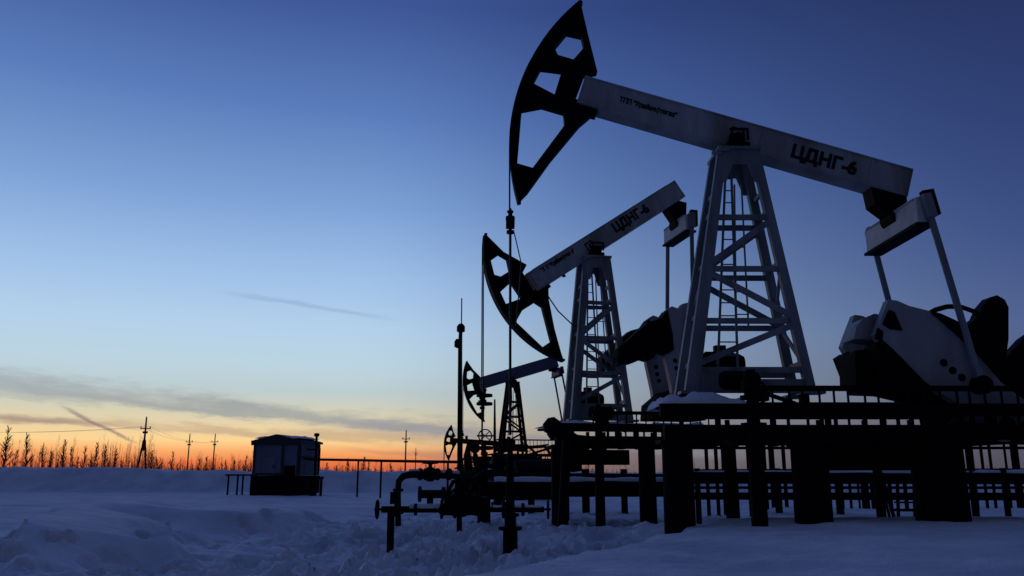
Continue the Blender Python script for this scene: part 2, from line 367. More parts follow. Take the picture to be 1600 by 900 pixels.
def make_pump(P, label, detail=2, texts=(), crank=None, white=M_white, tower=M_white2, motor=True):
    T = thing('pump_jack', label, 'pumpjack', P['loc'], P['psi'], 'oil well pumpjacks')
    H = P['H']; Rr = P['R']; A = P['A']; C = P['C']; t_ = P['t']; off = P['off']; BF = beamframe(P); e = .014; BD = P.get('bd', .56)
    # walking beam: boxed girder with flanges and end plates
    m = MB()
    m.box(((C - A) / 2, 0, e + BD / 2), (C + A, BW - .05, BD - .05))
    for z in (e + .014, e + BD - .014): m.box(((C - A) / 2, 0, z), (C + A, BW, .028))
    for x in (-A + .012, C - .012): m.box((x, 0, e + BD / 2), (.024, BW + .004, BD + .006))
    beam = m.tf(BF).build('walking_beam', white, T, bevel=.006)
    if detail > 1:
        for x in (-A + .55, -.62, .62, C - .75): MB().box((x, -BW / 2 + .016, e + BD / 2), (.035, .02, BD - .07)).tf(BF).build('stiffener_plate', white, beam)
        for body, a, r, size, width, bold in texts:
            vs, fs = text_mesh(body, size, bold, width)
            MB().add([BF @ (v + Vector((a, -BW / 2 + .022, r))) for v in vs], fs).build('lettering', M_letter, beam)
        lg = MB(); g0 = P['logo']; y0 = -BW / 2 + .018     # square emblem above the saddle
        for dx, dz, w, h in ((-.1, 0, .04, .26), (.1, 0, .04, .26), (0, .11, .18, .04), (0, -.11, .18, .03), (.0, -.02, .05, .12), (.03, .035, .07, .035)):
            lg.box((g0[0] + dx, y0, g0[1] + dz), (w, .006, h))
        lg.tf(BF).build('emblem', M_letter, beam)
        br = MB()
        br.box(((C - A) / 2, 0, e + BD + .008), (A + C - .5, BW * .5, .016)); br.tf(BF).build('top_plate', white, beam)
        if P is P2:
            MB().box((-A + .25, -BW / 2 + .0, e + .24), (.36, .05, .4)).box((-A + .25, -BW / 2 - .03, e + .24), (.1, .05, .1)).tf(BF).build('head_bracket', white, beam, bevel=.01)
            MB().tube([(-A + .95, 0, e), (-A + .93, 0, e - .06)], .05, 8).tf(BF).build('eyebolt', M_steel, beam)
    # horse head
    def hp(px, py):
        x, z = inv(P1, px, py, 0.); v = beamframe(P1).inverted() @ Vector((x, 0, z)); return v.x, v.z
    su, sl = P.get('su', .555), P.get('sl', .566)
    ku, kl = Rr * math.sin(su) / (3.982 * math.sin(.571)), Rr * math.sin(sl) / (3.982 * math.sin(.566))
    arc = [(-Rr * math.cos(a), Rr * math.sin(a)) for a in np.linspace(su, -sl, 40)]
    dA = P['A'] - P1['A']; dR = Rr - P1['R']
    def fit(q):                        # the same head, set on this pump's own beam length
        x, z = q; k = min(1, max(0, (-x - 2.86) / 1.1)); return (x - dA * (1 - k) - dR * k, z * (1 + ((ku if z > 0 else kl) - 1) * min(1, abs(z) / .5)))
    out = [fit(hp(*q)) for q in HEAD['out'][1:-1]]
    outline = arc + out[::-1]
    if detail: holes = [[fit(hp(*q)) for q in h] for h in HEAD['holes']]
    else: holes = [[fit(hp(*q)) for q in h] for h in HEAD['holes']]
    m = MB().plate([outline] + holes, -.10, .2)
    rim = [(-Rr * math.cos(a), Rr * math.sin(a)) for a in np.linspace(su, -sl, 40)]
    for (a, b_), (c, d) in zip(rim[:-1], rim[1:]):
        k = .985
        m.add([(a * k, -.17, b_ * k), (a * k, .17, b_ * k), (c * k, .17, d * k), (c * k, -.17, d * k),
               (a * 1.003, -.17, b_ * 1.003), (a * 1.003, .17, b_ * 1.003), (c * 1.003, .17, d * 1.003), (c * 1.003, -.17, d * 1.003)],
              [(0, 1, 2, 3), (7, 6, 5, 4), (0, 4, 5, 1), (1, 5, 6, 2), (2, 6, 7, 3), (3, 7, 4, 0)])
    if detail > 1: m.box((-A - .12, 0, e + .02), (.3, .34, .1)).box((-A + .2, 0, e - .05), (.42, .3, .09))
    m.tf(BF).build('horse_head', M_black, T)
    # hanger ropes and carrier bar over the well
    wx = -Rr; zt = H + .1; zc = P['carrier']
    a0 = -t_                            # rope leaves the arc where the arc is upright
    m = MB()
    for s in (-.11, .11):
        pts = [(-Rr * math.cos(a) - .012, s, H + Rr * math.sin(a)) for a in np.linspace(min(su - t_, .45), 0, 14)]
        m.tube(pts + [(wx - .012, s * (1. if detail < 2 else .9), H * .75), (wx + .0, s, zc)], .017 if detail else .03, 6)
    m.build('hanger_rope', M_rope, T)
    m = MB(); m.box((wx, 0, zc), (.16, .36, .09)).lathe((wx, 0, zc + .05), [(.05, 0), (.085, .02), (.085, .09), (.04, .1), (.04, .16), (.06, .17), (.06, .2)], 12)
    m.lathe((wx, 0, zc - .2), [(.03, 0), (.07, .02), (.07, .07), (.03, .09), (.03, .16)], 12)
    m.build('carrier_bar', M_black, T)
    MB().tube([(wx, 0, zc + .3), (wx, 0, P['rod'])], .024 if detail else .03, 8).build('polished_rod', M_rope, T)
    if P is P1:
        MB().tube([(wx + .06, 0, zc - .12), (wx + .1, -.03, zc - .3), (wx + .2, -.03, zc - .75), (wx + .1, 0, zc - 1.9)], .011, 5).build('sensor_cable', M_rope, T)
    # samson post tower
    bx, by, tx, ty = P.get('bx', 1.03), P.get('by', .42), .30, .30; zt = H - .16; xo = off
    xb = P.get('xb', 0.)
    def leg(sx, sy, z): k = z / zt; return Vector((sx * (bx + (tx - bx) * k) + xo * k + xb * (1 - k), sy * (by + (ty - by) * k), z))
    tw = MB()
    for sx in (-1, 1):
        for sy in (-1, 1):
            p, q = leg(sx, sy, .0), leg(sx, sy, zt)
            tw.bar(p, q, .235 if sx < 0 else .165, .15, .16, .13, up=(0, 1, 0))
    lv = [.42, 1.28, 2.22, 3.18, 3.55]
    for sy in (-1, 1):
        for z in lv[:4]: tw.bar(leg(-1, sy, z), leg(1, sy, z), .06, .10)
        for (sa, za), (sb, zb) in (((-1, .50), (1, 1.22)), ((1, 1.34), (-1, 2.16)), ((-1, 2.28), (1, 3.12))):
            if sy < 0 or za > 1: tw.bar(leg(sa, sy, za) + Vector((0, sy * .045, 0)), leg(sb, sy, zb) + Vector((0, sy * .045, 0)), .05, .11)
    for sx in (-1, 1):
        for z in lv: tw.bar(leg(sx, -1, z + .13), leg(sx, 1, z + .13), .06, .08)
        tw.bar(leg(sx, -1, .5), leg(sx, 1, 1.3), .05, .07); tw.bar(leg(sx, 1, 1.6), leg(sx, -1, 2.3), .05, .07)
    for sy in (-1, 1):                 # cap plates with an arched opening
        a, c = leg(-1, sy, zt - .62), leg(1, sy, zt - .62); y = sy * (ty + .075)
        tw.plate([[(a.x - .05, a.z), (a.x + .14, a.z), (xo - tx + .17, zt - .28), (xo + tx - .17, zt - .28), (c.x - .14, c.z), (c.x + .05, c.z), (xo + tx + .06, zt), (xo - tx - .06, zt)]], y - .012, .024)
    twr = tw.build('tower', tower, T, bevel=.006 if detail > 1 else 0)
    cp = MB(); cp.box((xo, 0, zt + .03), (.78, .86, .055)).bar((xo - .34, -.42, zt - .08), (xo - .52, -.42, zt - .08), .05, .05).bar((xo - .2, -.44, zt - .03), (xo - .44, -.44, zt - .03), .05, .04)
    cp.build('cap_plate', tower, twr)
    sb = MB()
    sb.lathe((xo, -.36, H - .01), [(.05, 0), (.13, .01), (.15, .12), (.15, .6), (.13, .71), (.05, .72)], 16, (0, 1, 0))
    for s in (-1, 1): sb.box((xo, s * .28, H - .06), (.42, .16, .12)).box((xo, s * .28, H + .08), (.26, .14, .2))
    sb.build('saddle_bearing', M_black, T)
    if detail > 1: MB().box((xo + .22, -BW / 2 - .02, H + .2), (.03, .04, .22)).box((xo + .06, -BW / 2 - .02, H + .31), (.34, .04, .03)).build('saddle_strap', M_steel, T)
    ld = MB(); yb = -by * .2             # ladder up the inside with safety hoops
    x0, x1 = -.42, -.05
    for x in (x0, x1): ld.bar((x, -.30, 0.1), (x * .3 + xo - .08, -.12, zt - .35), .04, .03)
    for k in range(17):
        f = (k + .5) / 17; z = .1 + f * (zt - .45)
        ld.tube([(x0 + (x0 * .3 + xo - .08 - x0) * f, -.3 + .18 * f, z), (x1 + (x1 * .3 + xo - .08 - x1) * f, -.3 + .18 * f, z)], .013, 5)
    for x in (.12, .34): ld.bar((x, .2, 1.3), (x * .6 + xo * .7, .1, zt - .5), .03, .02)
    for k in range(5): ld.tube([(.12, .18, 1.5 + k * .42), (.36, .17, 1.5 + k * .42)], .012, 5)
    ld.build('ladder', M_steel if detail < 2 else tower, T)
    # base frame: skid beams, tower feet
    xr = P['xr']; bf = MB()
    for s in (-1, 1): bf.box(((xr + .6 - 1.5) / 2, s * .62, -.185), (xr + .6 + 1.5, .18, .06))
    for x in np.linspace(-1.3, xr + .4, 6): bf.box((x, 0, -.18), (.14, 1.06, .05))
    for x in (-bx, bx, xr - .6, xr + .6):
        for s in (-1, 1): bf.box((x, s * min(by, .5), -.09), (.14, .14, .17))
    bf.build('base_frame', M_steel, T)
    ft = MB()
    for sx in (-1, 1):
        for sy in (-1, 1): ft.box((sx * bx + xb, sy * by, .025), (.4, .3, .05))
    ft.box((xb, -by - .01, .14), (2 * bx - .1, .05, .24)).box((-bx + .45 + xb, -by - .04, .2), (.9, .03, .33)).build('tower_foot', tower, T)
    # equalizer under the beam's tail and the two pitmans
    ex, ez = P['eq']; px_, pz_ = P['pin']; yy = P.get('yy', 1.08)
    q = BF @ Vector((C - .32, 0, e)); m = MB()
    m.plate([[(q.x - .34, q.z + .1 - .34 * math.sin(t_) * 0), (q.x + .30, q.z + (.0)), (ex + .16, ez + .12), (ex - .08, ez + .06), (q.x - .30, q.z - .22)]], -.19, .38)
    m.lathe((ex, -.26, ez + .14), [(.16, 0), (.19, .02), (.19, .5), (.16, .52)], 14, (0, 1, 0))
    m.build('tail_bearing', M_black, T)
    eqm = MB().box((ex, 0, ez - .03), (.24, 2 * yy - .1, .46)).box((ex, 0, ez + .18), (.3, 2 * yy - .2, .03))
    eqm.build('equalizer', M_equal if detail > 1 else white, T, bevel=.02)
    MB().box((ex, 0, ez - .285), (.34, 2 * yy - .06, .05)).build('lower_flange', M_black, T)
    for s in (-1, 1):
        top = Vector((ex + .03, s * yy, ez + .1)); bot = Vector((px_, s * (yy + .06), pz_)); d = (bot - top).normalized()
        m = MB().tube([top + d * .25, bot - d * .22], .058, 10)
        m.bar(top - d * .12, top + d * .3, .15, .2, up=(0, 1, 0)).bar(bot - d * .28, bot - d * .02, .1, .14, .14, .2, up=(0, 1, 0))
        pt = m.build('pitman', tower if detail > 1 else M_steel, T)
        MB().lathe(bot - Vector((0, .11, 0)), [(.08, 0), (.15, .01), (.15, .2), (.08, .22)], 14, (0, 1, 0)).build('crank_pin', M_black, pt)
        MB().bar(top - d * .2 + Vector((.06, 0, 0)), top + d * .26 + Vector((.06, 0, 0)), .2, .13, up=(0, 1, 0)).build('end_clamp', M_black, pt)
    # cranks
    for s in (-1, 1):
        y0 = (-yy + .07) if s < 0 else (crank.get('far', yy - .27))
        sh = lambda pts: [(x, z) for x, z in pts]
        cr_ = MB().plate([sh(crank['arm'])] + ([sh(h) for h in crank['holes']] if detail > 1 else []), y0, .2)
        ca = cr_.build('crank', white if detail > 1 else M_steel, T, bevel=.012 if detail > 1 else 0)
        for w in crank['weights']:
            MB().plate([sh(w)], y0 - .10, .4).build('counterweight', M_black, ca, bevel=.03)
        for i, (x, z, r_) in enumerate(crank.get('pins', ())):
            MB().lathe((x, y0 - .012, z), [(r_, 0), (r_, .22)], 14, (0, 1, 0)).build('spare_pin_hole', M_black, ca)
        for ep in crank.get('extra', ()):
            if s < 0: MB().plate([ep], y0 - .05, .06).build('weight_bracket', M_black, ca)
        if 'boss' in crank: MB().lathe((crank['boss'][0], y0 - .06, crank['boss'][1]), [(.12, 0), (.2, .02), (.2, .3), (.15, .32)], 18, (0, 1, 0)).build('hub', M_steel, ca)
    # gearbox between the cranks, brake drum, belt guard, motor
    gx, gz_ = crank['shaft']; g = MB()
    g.plate([[(gx - .75, .06), (gx + .8, .06), (gx + .8, gz_ - .1), (gx + .55, gz_ + .32), (gx - .25, gz_ + .38), (gx - .7, gz_ + .02)]], -.42, .84)
    g.tube([(gx, -yy - .02, gz_), (gx, yy + .02, gz_)], .11, 12)
    g.build('gearbox', M_steel, T, bevel=.03)
    for gp, y, th in crank.get('guards', ()): MB().plate([gp], y, th).build('belt_guard', M_black, T, bevel=.02)
    for gp in crank.get('housing', ()): MB().plate([gp], -.62, .7).build('gear_housing', M_black, T, bevel=.02)
    if 'cover' in crank:
        MB().plate([crank['cover']], -.7, .5).build('gear_cover', white, T, bevel=.02); MB().tube(crank['arc'], .045, 8).build('guard_rail', M_black, T)
    if motor:
        mo = MB().lathe((-.55, .42, .62), [(.02, 0), (.17, .02), (.21, .07), (.21, .12), (.235, .13), (.235, .62), (.21, .63), (.20, .72), (.15, .82), (.02, .84)], 18, (1, 0, 0))
        mo.box((-.12, .42, .35), (.5, .4, .14)).box((-.15, .42, .9), (.2, .16, .12)); mo.build('motor', M_black, T)
        MB().lathe((-.5, -.78, .2), [(.03, 0), (.13, .03), (.16, .1), (.16, .6), (.1, .68), (.02, .69)], 14, (1, .05, 0)).build('lubricator', M_black, T, smooth=False)
    if P is P2:
        MB().tube([inv3(P2, 853, 458, .1), inv3(P2, 872, 486, 0), inv3(P2, 893, 506, -.1), inv3(P2, 906, 514, -.2)], .02, 6).build('power_cable', M_rope, T)
    return T
def inv3(P, px, py, y): x, z = inv(P, px, py, y); return (x, y, z)

# crank shapes of the near unit, traced in its own crank plane
def tr(P, y, *pts): return [inv(P, a, b_, y) for a, b_ in pts]
yc = -1.0
c1 = dict(far=.38,
    arm=tr(P1, yc, (1368, 522), (1376, 500), (1388, 468), (1402, 470), (1420, 478), (1452, 486), (1478, 508), (1520, 545), (1562, 596), (1600, 625), (1603, 650), (1578, 690), (1560, 684), (1500, 632), (1440, 597), (1392, 548), (1374, 532)),
    holes=[tr(P1, yc, (1382, 492), (1398, 500), (1408, 516), (1390, 512))],
    weights=[tr(P1, yc, (1362, 540), (1374, 532), (1392, 548), (1440, 597), (1452, 606), (1392, 604), (1378, 580)),
             tr(P1, yc, (1452, 488), (1466, 492), (1490, 503), (1512, 520), (1545, 560), (1556, 586), (1520, 548), (1478, 510))],
    cover=tr(P1, -.7, (1334, 530), (1338, 510), (1348, 498), (1366, 490), (1392, 494), (1404, 545), (1372, 533), (1345, 529)),
    arc=[inv3(P1, a, b_, -.3) for a, b_ in ((1448, 492), (1462, 484), (1480, 479), (1500, 479), (1520, 486), (1536, 498), (1548, 515))],
    housing=[tr(P1, -.62, (1336, 548), (1392, 542), (1440, 580), (1500, 640), (1500, 604), (1338, 602))],
    extra=[tr(P1, yc - .05, (1380, 506), (1390, 484), (1398, 488), (1410, 516), (1392, 514)), tr(P1, yc - .05, (1368, 528), (1372, 512), (1380, 518), (1378, 534))],
    pins=[(*inv(P1, a, b_, yc), .062) for a, b_ in ((1474, 567), (1488, 579), (1502, 590))],
    shaft=inv(P1, 1572, 662, yc),
    guards=[(tr(P1, .75, (1450, 500), (1470, 500), (1492, 504), (1512, 508), (1528, 496), (1536, 478), (1548, 464), (1558, 461), (1570, 468), (1576, 480), (1576, 530), (1568, 590), (1560, 640), (1500, 640), (1470, 560)), .75, .3),
            (tr(P1, 1.0, (1562, 568), (1578, 552), (1600, 528), (1640, 500), (1660, 640), (1560, 640)), 1.0, .25)])
P1['xr'] = c1['shaft'][0]; P1['eq'] = inv(P1, 1400, 352, 0); P1['pin'] = inv(P1, 1531, 602, -1.1)
P1['carrier'] = inv(P1, 805, 350, 0)[1]; P1['rod'] = inv(P1, 805, 680, 0)[1]
def bl(P, px, py):
    x, z = inv(P, px, py, -BW / 2); v = beamframe(P).inverted() @ Vector((x, -BW / 2, z)); return v.x, v.z
P1['logo'] = bl(P1, 1152, 209)
tx1 = [('ЦДНГ-6', *bl(P1, 1288, 250), .35, 1.2, .016), ('ТПП "Урайнефтегаз"', *bl(P1, 1013, 167), .14, 1.10, .006)]
c2 = dict(
    arm=tr(P2, yc, (1046, 482), (1055, 476), (1066, 480), (1072, 472), (1090, 468), (1100, 480), (1098, 540), (1085, 610), (1075, 640), (1060, 640), (1054, 600), (1044, 555), (1052, 530)),
    holes=[],
    weights=[tr(P2, yc, (968, 545), (1000, 516), (1016, 502), (1024, 500), (1036, 496), (1046, 482), (1054, 520), (1056, 546), (1046, 552), (1036, 549), (1020, 556), (968, 570))],
    pins=[(*inv(P2, a, b_, yc), .06) for a, b_ in ((1060, 562), (1062, 574), (1065, 585))],
    shaft=inv(P2, 1072, 630, yc))
P2['xr'] = c2['shaft'][0]; P2['eq'] = inv(P2, 1060, 358, 0); P2['pin'] = inv(P2, 1088, 500, -1.1)
P2['carrier'] = inv(P2, 758, 628, 0)[1]; P2['rod'] = inv(P2, 758, 712, 0)[1]; P2['logo'] = bl(P2, 922, 384)
tx2 = [('ЦДНГ-6', *bl(P2, 986, 341), .36, 1.22, .016), ('ТПП "Урайнефтегаз"', *bl(P2, 872, 407), .16, 1.12, .008)]
def generic(P):
    ex = (beamframe(P) @ Vector((P['C'] - .2, 0, -.32))); P['eq'] = (ex.x, ex.z); sx, sz = ex.x + 1.25, .75
    ang = R(150); P['pin'] = (sx + .5 * math.cos(ang), sz + .5 * math.sin(ang)); P['xr'] = sx
    P['carrier'] = 1.0; P['rod'] = -1.0; P['logo'] = (0, 0)
    rot = lambda pts: [(sx + x * math.cos(ang) - z * math.sin(ang), sz + x * math.sin(ang) + z * math.cos(ang)) for x, z in pts]
    return dict(arm=rot([(-.3, -.25), (1.7, -.2), (1.7, .2), (-.3, .25)]), holes=[],
                weights=[rot([(.6, .2), (1.75, .2), (1.7, .5), (1.3, .68), (.7, .45)]), rot([(.6, -.2), (1.75, -.2), (1.7, -.5), (1.3, -.68), (.7, -.45)])], shaft=(sx, sz))
pump1 = make_pump(P1, 'nearest and largest white pumpjack, its black head raised high and its tail low', 2, tx1, c1)
pump2 = make_pump(P2, 'second white pumpjack with its black head dipped low and the lettered beam tail raised', 2, tx2, c2)
P3c = generic(P3); pump3 = make_pump(P3, 'dark third pumpjack seen small beneath the lowered head of the second, its beam tail raised', 1, (), P3c, M_blue, M_steel)
P4c = generic(P4); P4['rod'] = 0; pump4 = make_pump(P4, 'tiny farthest pumpjack with a nearly level beam at the horizon beside the mast', 0, (), P4c, M_steel, M_steel, motor=False)

# ------------------------------------------------------------------ platforms on piles
def platform(label, P, x0, x1, yf, yb, piles, deck, rail, slot, low, capx, xr=None):
    xr = x0 if xr is None else xr           # where the rear side begins
    # all in the pump's own directions; deck etc. are heights above the pump's feet
    T = thing('steel_platform', label, 'platform', P['loc'], P['psi'], 'pumpjack platforms on piles')
    zl = lambda z: z
    d = MB(); q8 = [(x0, yf), (x1, yf), (x1, yb), (xr, yb)]; d.add([(a, b_, deck - .055) for a, b_ in q8] + [(a, b_, deck - .005) for a, b_ in q8], [(3, 2, 1, 0), (4, 5, 6, 7), (0, 1, 5, 4), (1, 2, 6, 5), (2, 3, 7, 6), (3, 0, 4, 7)]); d.build('deck', M_steel, T)
    g = MB()
    for y in (yf, yb):
        if y == yf: g.box(((x0 + x1) / 2, y, deck - .085), (x1 - x0 + .1, .16, .19))
        xs_ = x0 if y == yf else xr; g.box(((xs_ + x1) / 2, y + .02, slot - .115), (x1 - xs_, .2, .23))
    for x in np.linspace(max(x0, xr) + .2, x1 - .2, 7):
        for y in (yf + .1, yb - .1): g.box((x, y, (deck + slot) / 2 - .06), (.08, .08, deck - slot - .02))
    for k in range(7): g.bar((x0 + .1 + (x1 - x0 - .2) * k / 6, yf + .12, slot - .13), (xr + .1 + (x1 - xr - .2) * k / 6, yb - .08, slot - .13), .16, .24)
    g.build('girder', M_steel, T)
    r = MB(); n = int((x1 - rail[0]) / .235)
    for y in (yf - .02,):
        r.box(((rail[0] + x1) / 2, y, rail[1]), (x1 - rail[0], .07, .085))
        for k in range(n + 1): r.box((rail[0] + (x1 - rail[0]) * k / n + rnd.uniform(-.03, .03), y, (rail[1] + deck) / 2), (.028, .03, rail[1] - deck))
        for k in range(n + 1): r.box((rail[0] + (x1 - rail[0]) * k / n + rnd.uniform(-.05, .05), y, (deck + slot) / 2 - .09), (.03 + rnd.random() * .05, .03, deck - slot))
    r.build('railing', M_steel, T)
    for (x, y, w) in piles:
        wp = Matrix.Translation(P['loc']) @ Matrix.Rotation(P['psi'], 4, 'Z') @ Vector((x, y, 0)); zg = gz(wp.x, wp.y) - P['loc'][2] - .3
        m = MB(); m.tube([(x, y, zg), (x, y, slot - .21)], w / 2 * 1.04, 18, w / 2); m.box((x, y, slot - .262), (w * 1.25, w * 1.1, .06)); m.build('pile', M_conc, T)
    if low:
        m = MB()
        for xa, xb, za, zb in low: m.box(((xa + xb) / 2, yf + .3, (za + zb) / 2), (xb - xa, .35, zb - za))
        m.build('skirt_beam', M_steel, T)
    return T
def X1(px, y): return inv(P1, px, 640, y)[0]
def Z1(py, y=-1.35): return inv(P1, 1250, py, y)[1]
yf1 = -1.35
pl1 = platform('near steel platform under the largest pumpjack, on thick dark piles with a low railing', P1, X1(1036, yf1), X1(1660, yf1), yf1, 1.6,
               [(X1(1057, yf1), yf1 + .12, .47), (X1(1263, yf1), yf1 + .12, .56), (X1(1463, yf1), yf1 + .15, .78),
                (X1(1064, 1.4), 1.4, .36), (X1(1136, 1.4), 1.4, .24), (X1(1270, 1.4), 1.4, .42), (X1(1460, 1.4), 1.4, .42), (X1(1362, 1.4), 1.4, .17), (X1(1640, yf1), yf1 + .2, .5)],
               Z1(632), (X1(1186, yf1), Z1(607)), Z1(664), [(X1(1290, yf1), X1(1426, yf1), Z1(735), Z1(688)), (X1(1240, yf1), X1(1510, yf1), Z1(700), Z1(684))], None, X1(1046, 1.6))
yf2 = -1.35
def X2(px, y=yf2): return inv(P2, px, 670, y)[0]
def Z2(py, px=940): return inv(P2, px, py, yf2)[1]
pl2 = platform('smaller looking steel platform under the second pumpjack, on two slim front piles', P2, X2(868), X2(1120), yf2, 1.5,
               [(X2(875), yf2 + .1, .40), (X2(1011), yf2 + .1, .42), (X2(880, 1.35), 1.35, .28), (X2(1008, 1.35), 1.35, .28)],
               -.12, (X2(950), .16), -.42, [(X2(868), X2(985), -1.12, -.75)], None, X2(880, 1.5))
for P, c in ((P3, 1), ):
    platform('dark low platform under the small third pumpjack', P, -1.6, 4.4, -1.3, 1.4, [(-1.3, -1.2, .35), (1.4, -1.2, .35), (4.1, -1.2, .35), (-1.3, 1.2, .35), (4.1, 1.2, .35)],
             -.16, (-1.4, .7), -.45, [(-1.5, 4.2, -1.4, -.7)], None)
# snow lying on the decks
Mx = lambda P: Matrix.Translation(P['loc']) @ Matrix.Rotation(P['psi'], 4, 'Z')
o = snow_cap('s', X1(1038, yf1), X1(1178, yf1), yf1 + .1, .4, Z1(632) + .003, .22).tf(Mx(P1)).build('deck_snow', M_snow, smooth=True); tag(o, kind='stuff')
o = snow_cap('s', X1(1200, yf1), X1(1600, yf1), yf1 + .35, 1.2, Z1(632) + .003, .06, 60).tf(Mx(P1)).build('deck_snow', M_snow, smooth=True); tag(o, kind='stuff')
o = snow_cap('s', X2(872), X2(1110), yf2 + .1, 1.3, -.117, .1).tf(Mx(P2)).build('deck_snow', M_snow, smooth=True); tag(o, kind='stuff')

# ------------------------------------------------------------------ wells
def wellhead(label, x, y, ztop, zbase, w, hoses=()):
    T = thing('wellhead', label, 'wellhead', (x, y, zbase)); zt = ztop - zbase
    MB().tube([(0, 0, -.4), (0, 0, .72)], w, 16).build('conductor_pipe', M_rust, T)
    m = MB(); z = .7; k = w / .125
    m.lathe((0, 0, z), [(.17 * k, 0), (.2 * k, .01), (.2 * k, .06), (.1 * k, .07), (.1 * k, .22), (.15 * k, .23), (.15 * k, .28), (.075 * k, .29), (.075 * k, .5), (.12 * k, .51), (.12 * k, .55), (.07 * k, .56), (.065 * k, zt - z - .5), (.1 * k, zt - z - .49), (.1 * k, zt - z - .45), (.06 * k, zt - z - .42)], 16)
    m.build('casing_head', M_black, T)
    m = MB(); m.lathe((0, 0, zt - .45), [(.06, 0), (.06, .12), (.09, .13), (.09, .19), (.05, .21), (.05, .36), (.07, .38), (.07, .43), (.03, .46)], 14)
    m.build('stuffing_box', M_black, T)
    return T
# first well: stack, cross pipe with hand wheels, green riser
zb1 = gz(-.03, 14.7)
w1 = wellhead('wellhead under the raised head of the nearest pumpjack with a long cross pipe', -.03, 14.70, at(805, 690, 14.7).z, zb1, .125)
inv_w = lambda p: Vector(p) - w1.location
a = inv_w(at(596, 796, 14.6)); b_ = inv_w(at(850, 796, 14.75))
m = MB().tube([a, a.lerp(b_, .35)], .055, 12); m.tube([a.lerp(b_, .35), a.lerp(b_, .36), a.lerp(b_, .6)], [.055, .1, .1], 12).tube([a.lerp(b_, .6), b_], .05, 12)
for f, r_ in ((.08, .12), (.2, .1), (.36, .16), (.44, .15), (.6, .17), (.74, .15), (.86, .11)): m.tube([a.lerp(b_, f), a.lerp(b_, f + .018)], r_, 14)
c0 = a.lerp(b_, .52)
m.lathe(c0 + Vector((-.38, 0, .1)), [(.05, 0), (.2, .02), (.2, .06), (.15, .08), (.17, .2), (.19, .36), (.15, .5), (.21, .54), (.21, .6), (.1, .62)], 16, (1, 0, 0))
m.lathe(c0 + Vector((-.12, -.02, -.12)), [(.1, 0), (.16, .03), (.16, .3), (.2, .31), (.2, .36), (.1, .38), (.08, .55), (.15, .56), (.15, .6), (.04, .62)], 14)
m.lathe(c0 + Vector((.2, .04, -.1)), [(.1, 0), (.14, .03), (.14, .24), (.18, .25), (.18, .3), (.06, .32), (.05, .44)], 14)
m.tube([c0 + Vector((.1, 0, .3)), c0 + Vector((.12, .1, .5)), c0 + Vector((.3, .3, .62)), c0 + Vector((.6, .8, .62))], .05, 8)
m.build('cross_pipe', M_black, w1)
for p, d in ((a, (-1, 0, 0)), (b_, (1, 0, 0))):
    MB().tube([p, p + Vector(d) * .12], .02, 8).wheel(p + Vector(d) * .07, d, .15, .018).build('hand_wheel', M_black, w1)
m = MB(); g = at(610, 862, 14.5); gl = inv_w((g.x, g.y, gz(g.x, g.y) - .3)); m.tube([gl, inv_w(at(611, 795, 14.5))], .062, 12)
m.build('support_post', M_rust, w1)
m = MB(); pts = [at(622, 822, 14.6), at(622, 764, 14.6), at(623, 752, 14.65), at(630, 744, 14.7), at(643, 741, 14.8), at(735, 743, 15.6)]
m.tube([inv_w(p) for p in pts], [.05, .05, .055, .06, .065, .07], 12)
for px, py in ((622, 803), (622, 768)): p = inv_w(at(px, py, 14.6)); m.tube([p, p + Vector((0, 0, .05))], .09, 12)
for px in (655, 664, 682, 700): p = inv_w(at(px, 741, 14.9)); m.tube([p, p + Vector((.03, .02, 0))], .105, 12)
m.build('flow_pipe', M_green, w1)
p = inv_w(at(672, 741, 15.)); m = MB().ball(p, .13, 12).tube([p, p + Vector((0, 0, .2))], .035, 8).lathe(p + Vector((0, 0, .17)), [(.03, 0), (.14, .01), (.14, .03), (.03, .05)], 14)
m.build('gate_valve', M_rust, w1)
p = inv_w(at(615, 778, 14.6)); m = MB().box(p, (.1, .16, .2)).build('pipe_clamp', M_rust, w1)
pts = [at(703, 790, 14.5), at(700, 768, 14.5), at(708, 753, 14.5), at(722, 747, 14.5), at(738, 750, 14.6), at(748, 765, 14.8)]
MB().tube([inv_w(p) for p in pts], .035, 10).build('hose', M_black, w1)
# second well
zb2 = gz(-.68, 20.8)
w2 = wellhead('wellhead under the dipped head of the second pumpjack with stacked flanges and a round gauge', -.68, 20.80, at(758, 690, 20.8).z, zb2, .16)
q = lambda px, py, Y=20.7: at(px, py, Y) - w2.location
m = MB()
for py, r_ in ((620, .0), (700, .2), (716, .16), (728, .24), (742, .3), (758, .26), (776, .3)):
    if r_: c = q(758, py); m.lathe(c, [(r_ * .6, -.05), (r_, -.04), (r_, .04), (r_ * .6, .05)], 14)
m.lathe(q(738, 790), [(.1, 0), (.24, .03), (.24, .1), (.17, .12), (.17, .4), (.22, .42), (.22, .48), (.08, .5)], 14).lathe(q(780, 792), [(.1, 0), (.2, .03), (.2, .1), (.14, .12), (.14, .5), (.19, .52), (.19, .58), (.06, .6)], 14).tube([q(715, 770), q(800, 770)], .16, 12).tube([q(715, 757), q(800, 757)], .06, 10).tube([q(742, 780), q(746, 745), q(752, 735)], [.16, .12, .08], 10).build('christmas_tree', M_black, w2)
m = MB().wheel(q(758, 681), (0, 1, .3), .16, .016).tube([q(745, 681), q(771, 681)], .022, 6).build('hand_wheel', M_black, w2)
m = MB().ball(q(742, 700), .13).tube([q(742, 708), q(745, 722), q(750, 735)], [.05, .1, .12], 10).build('pressure_gauge', M_black, w2)
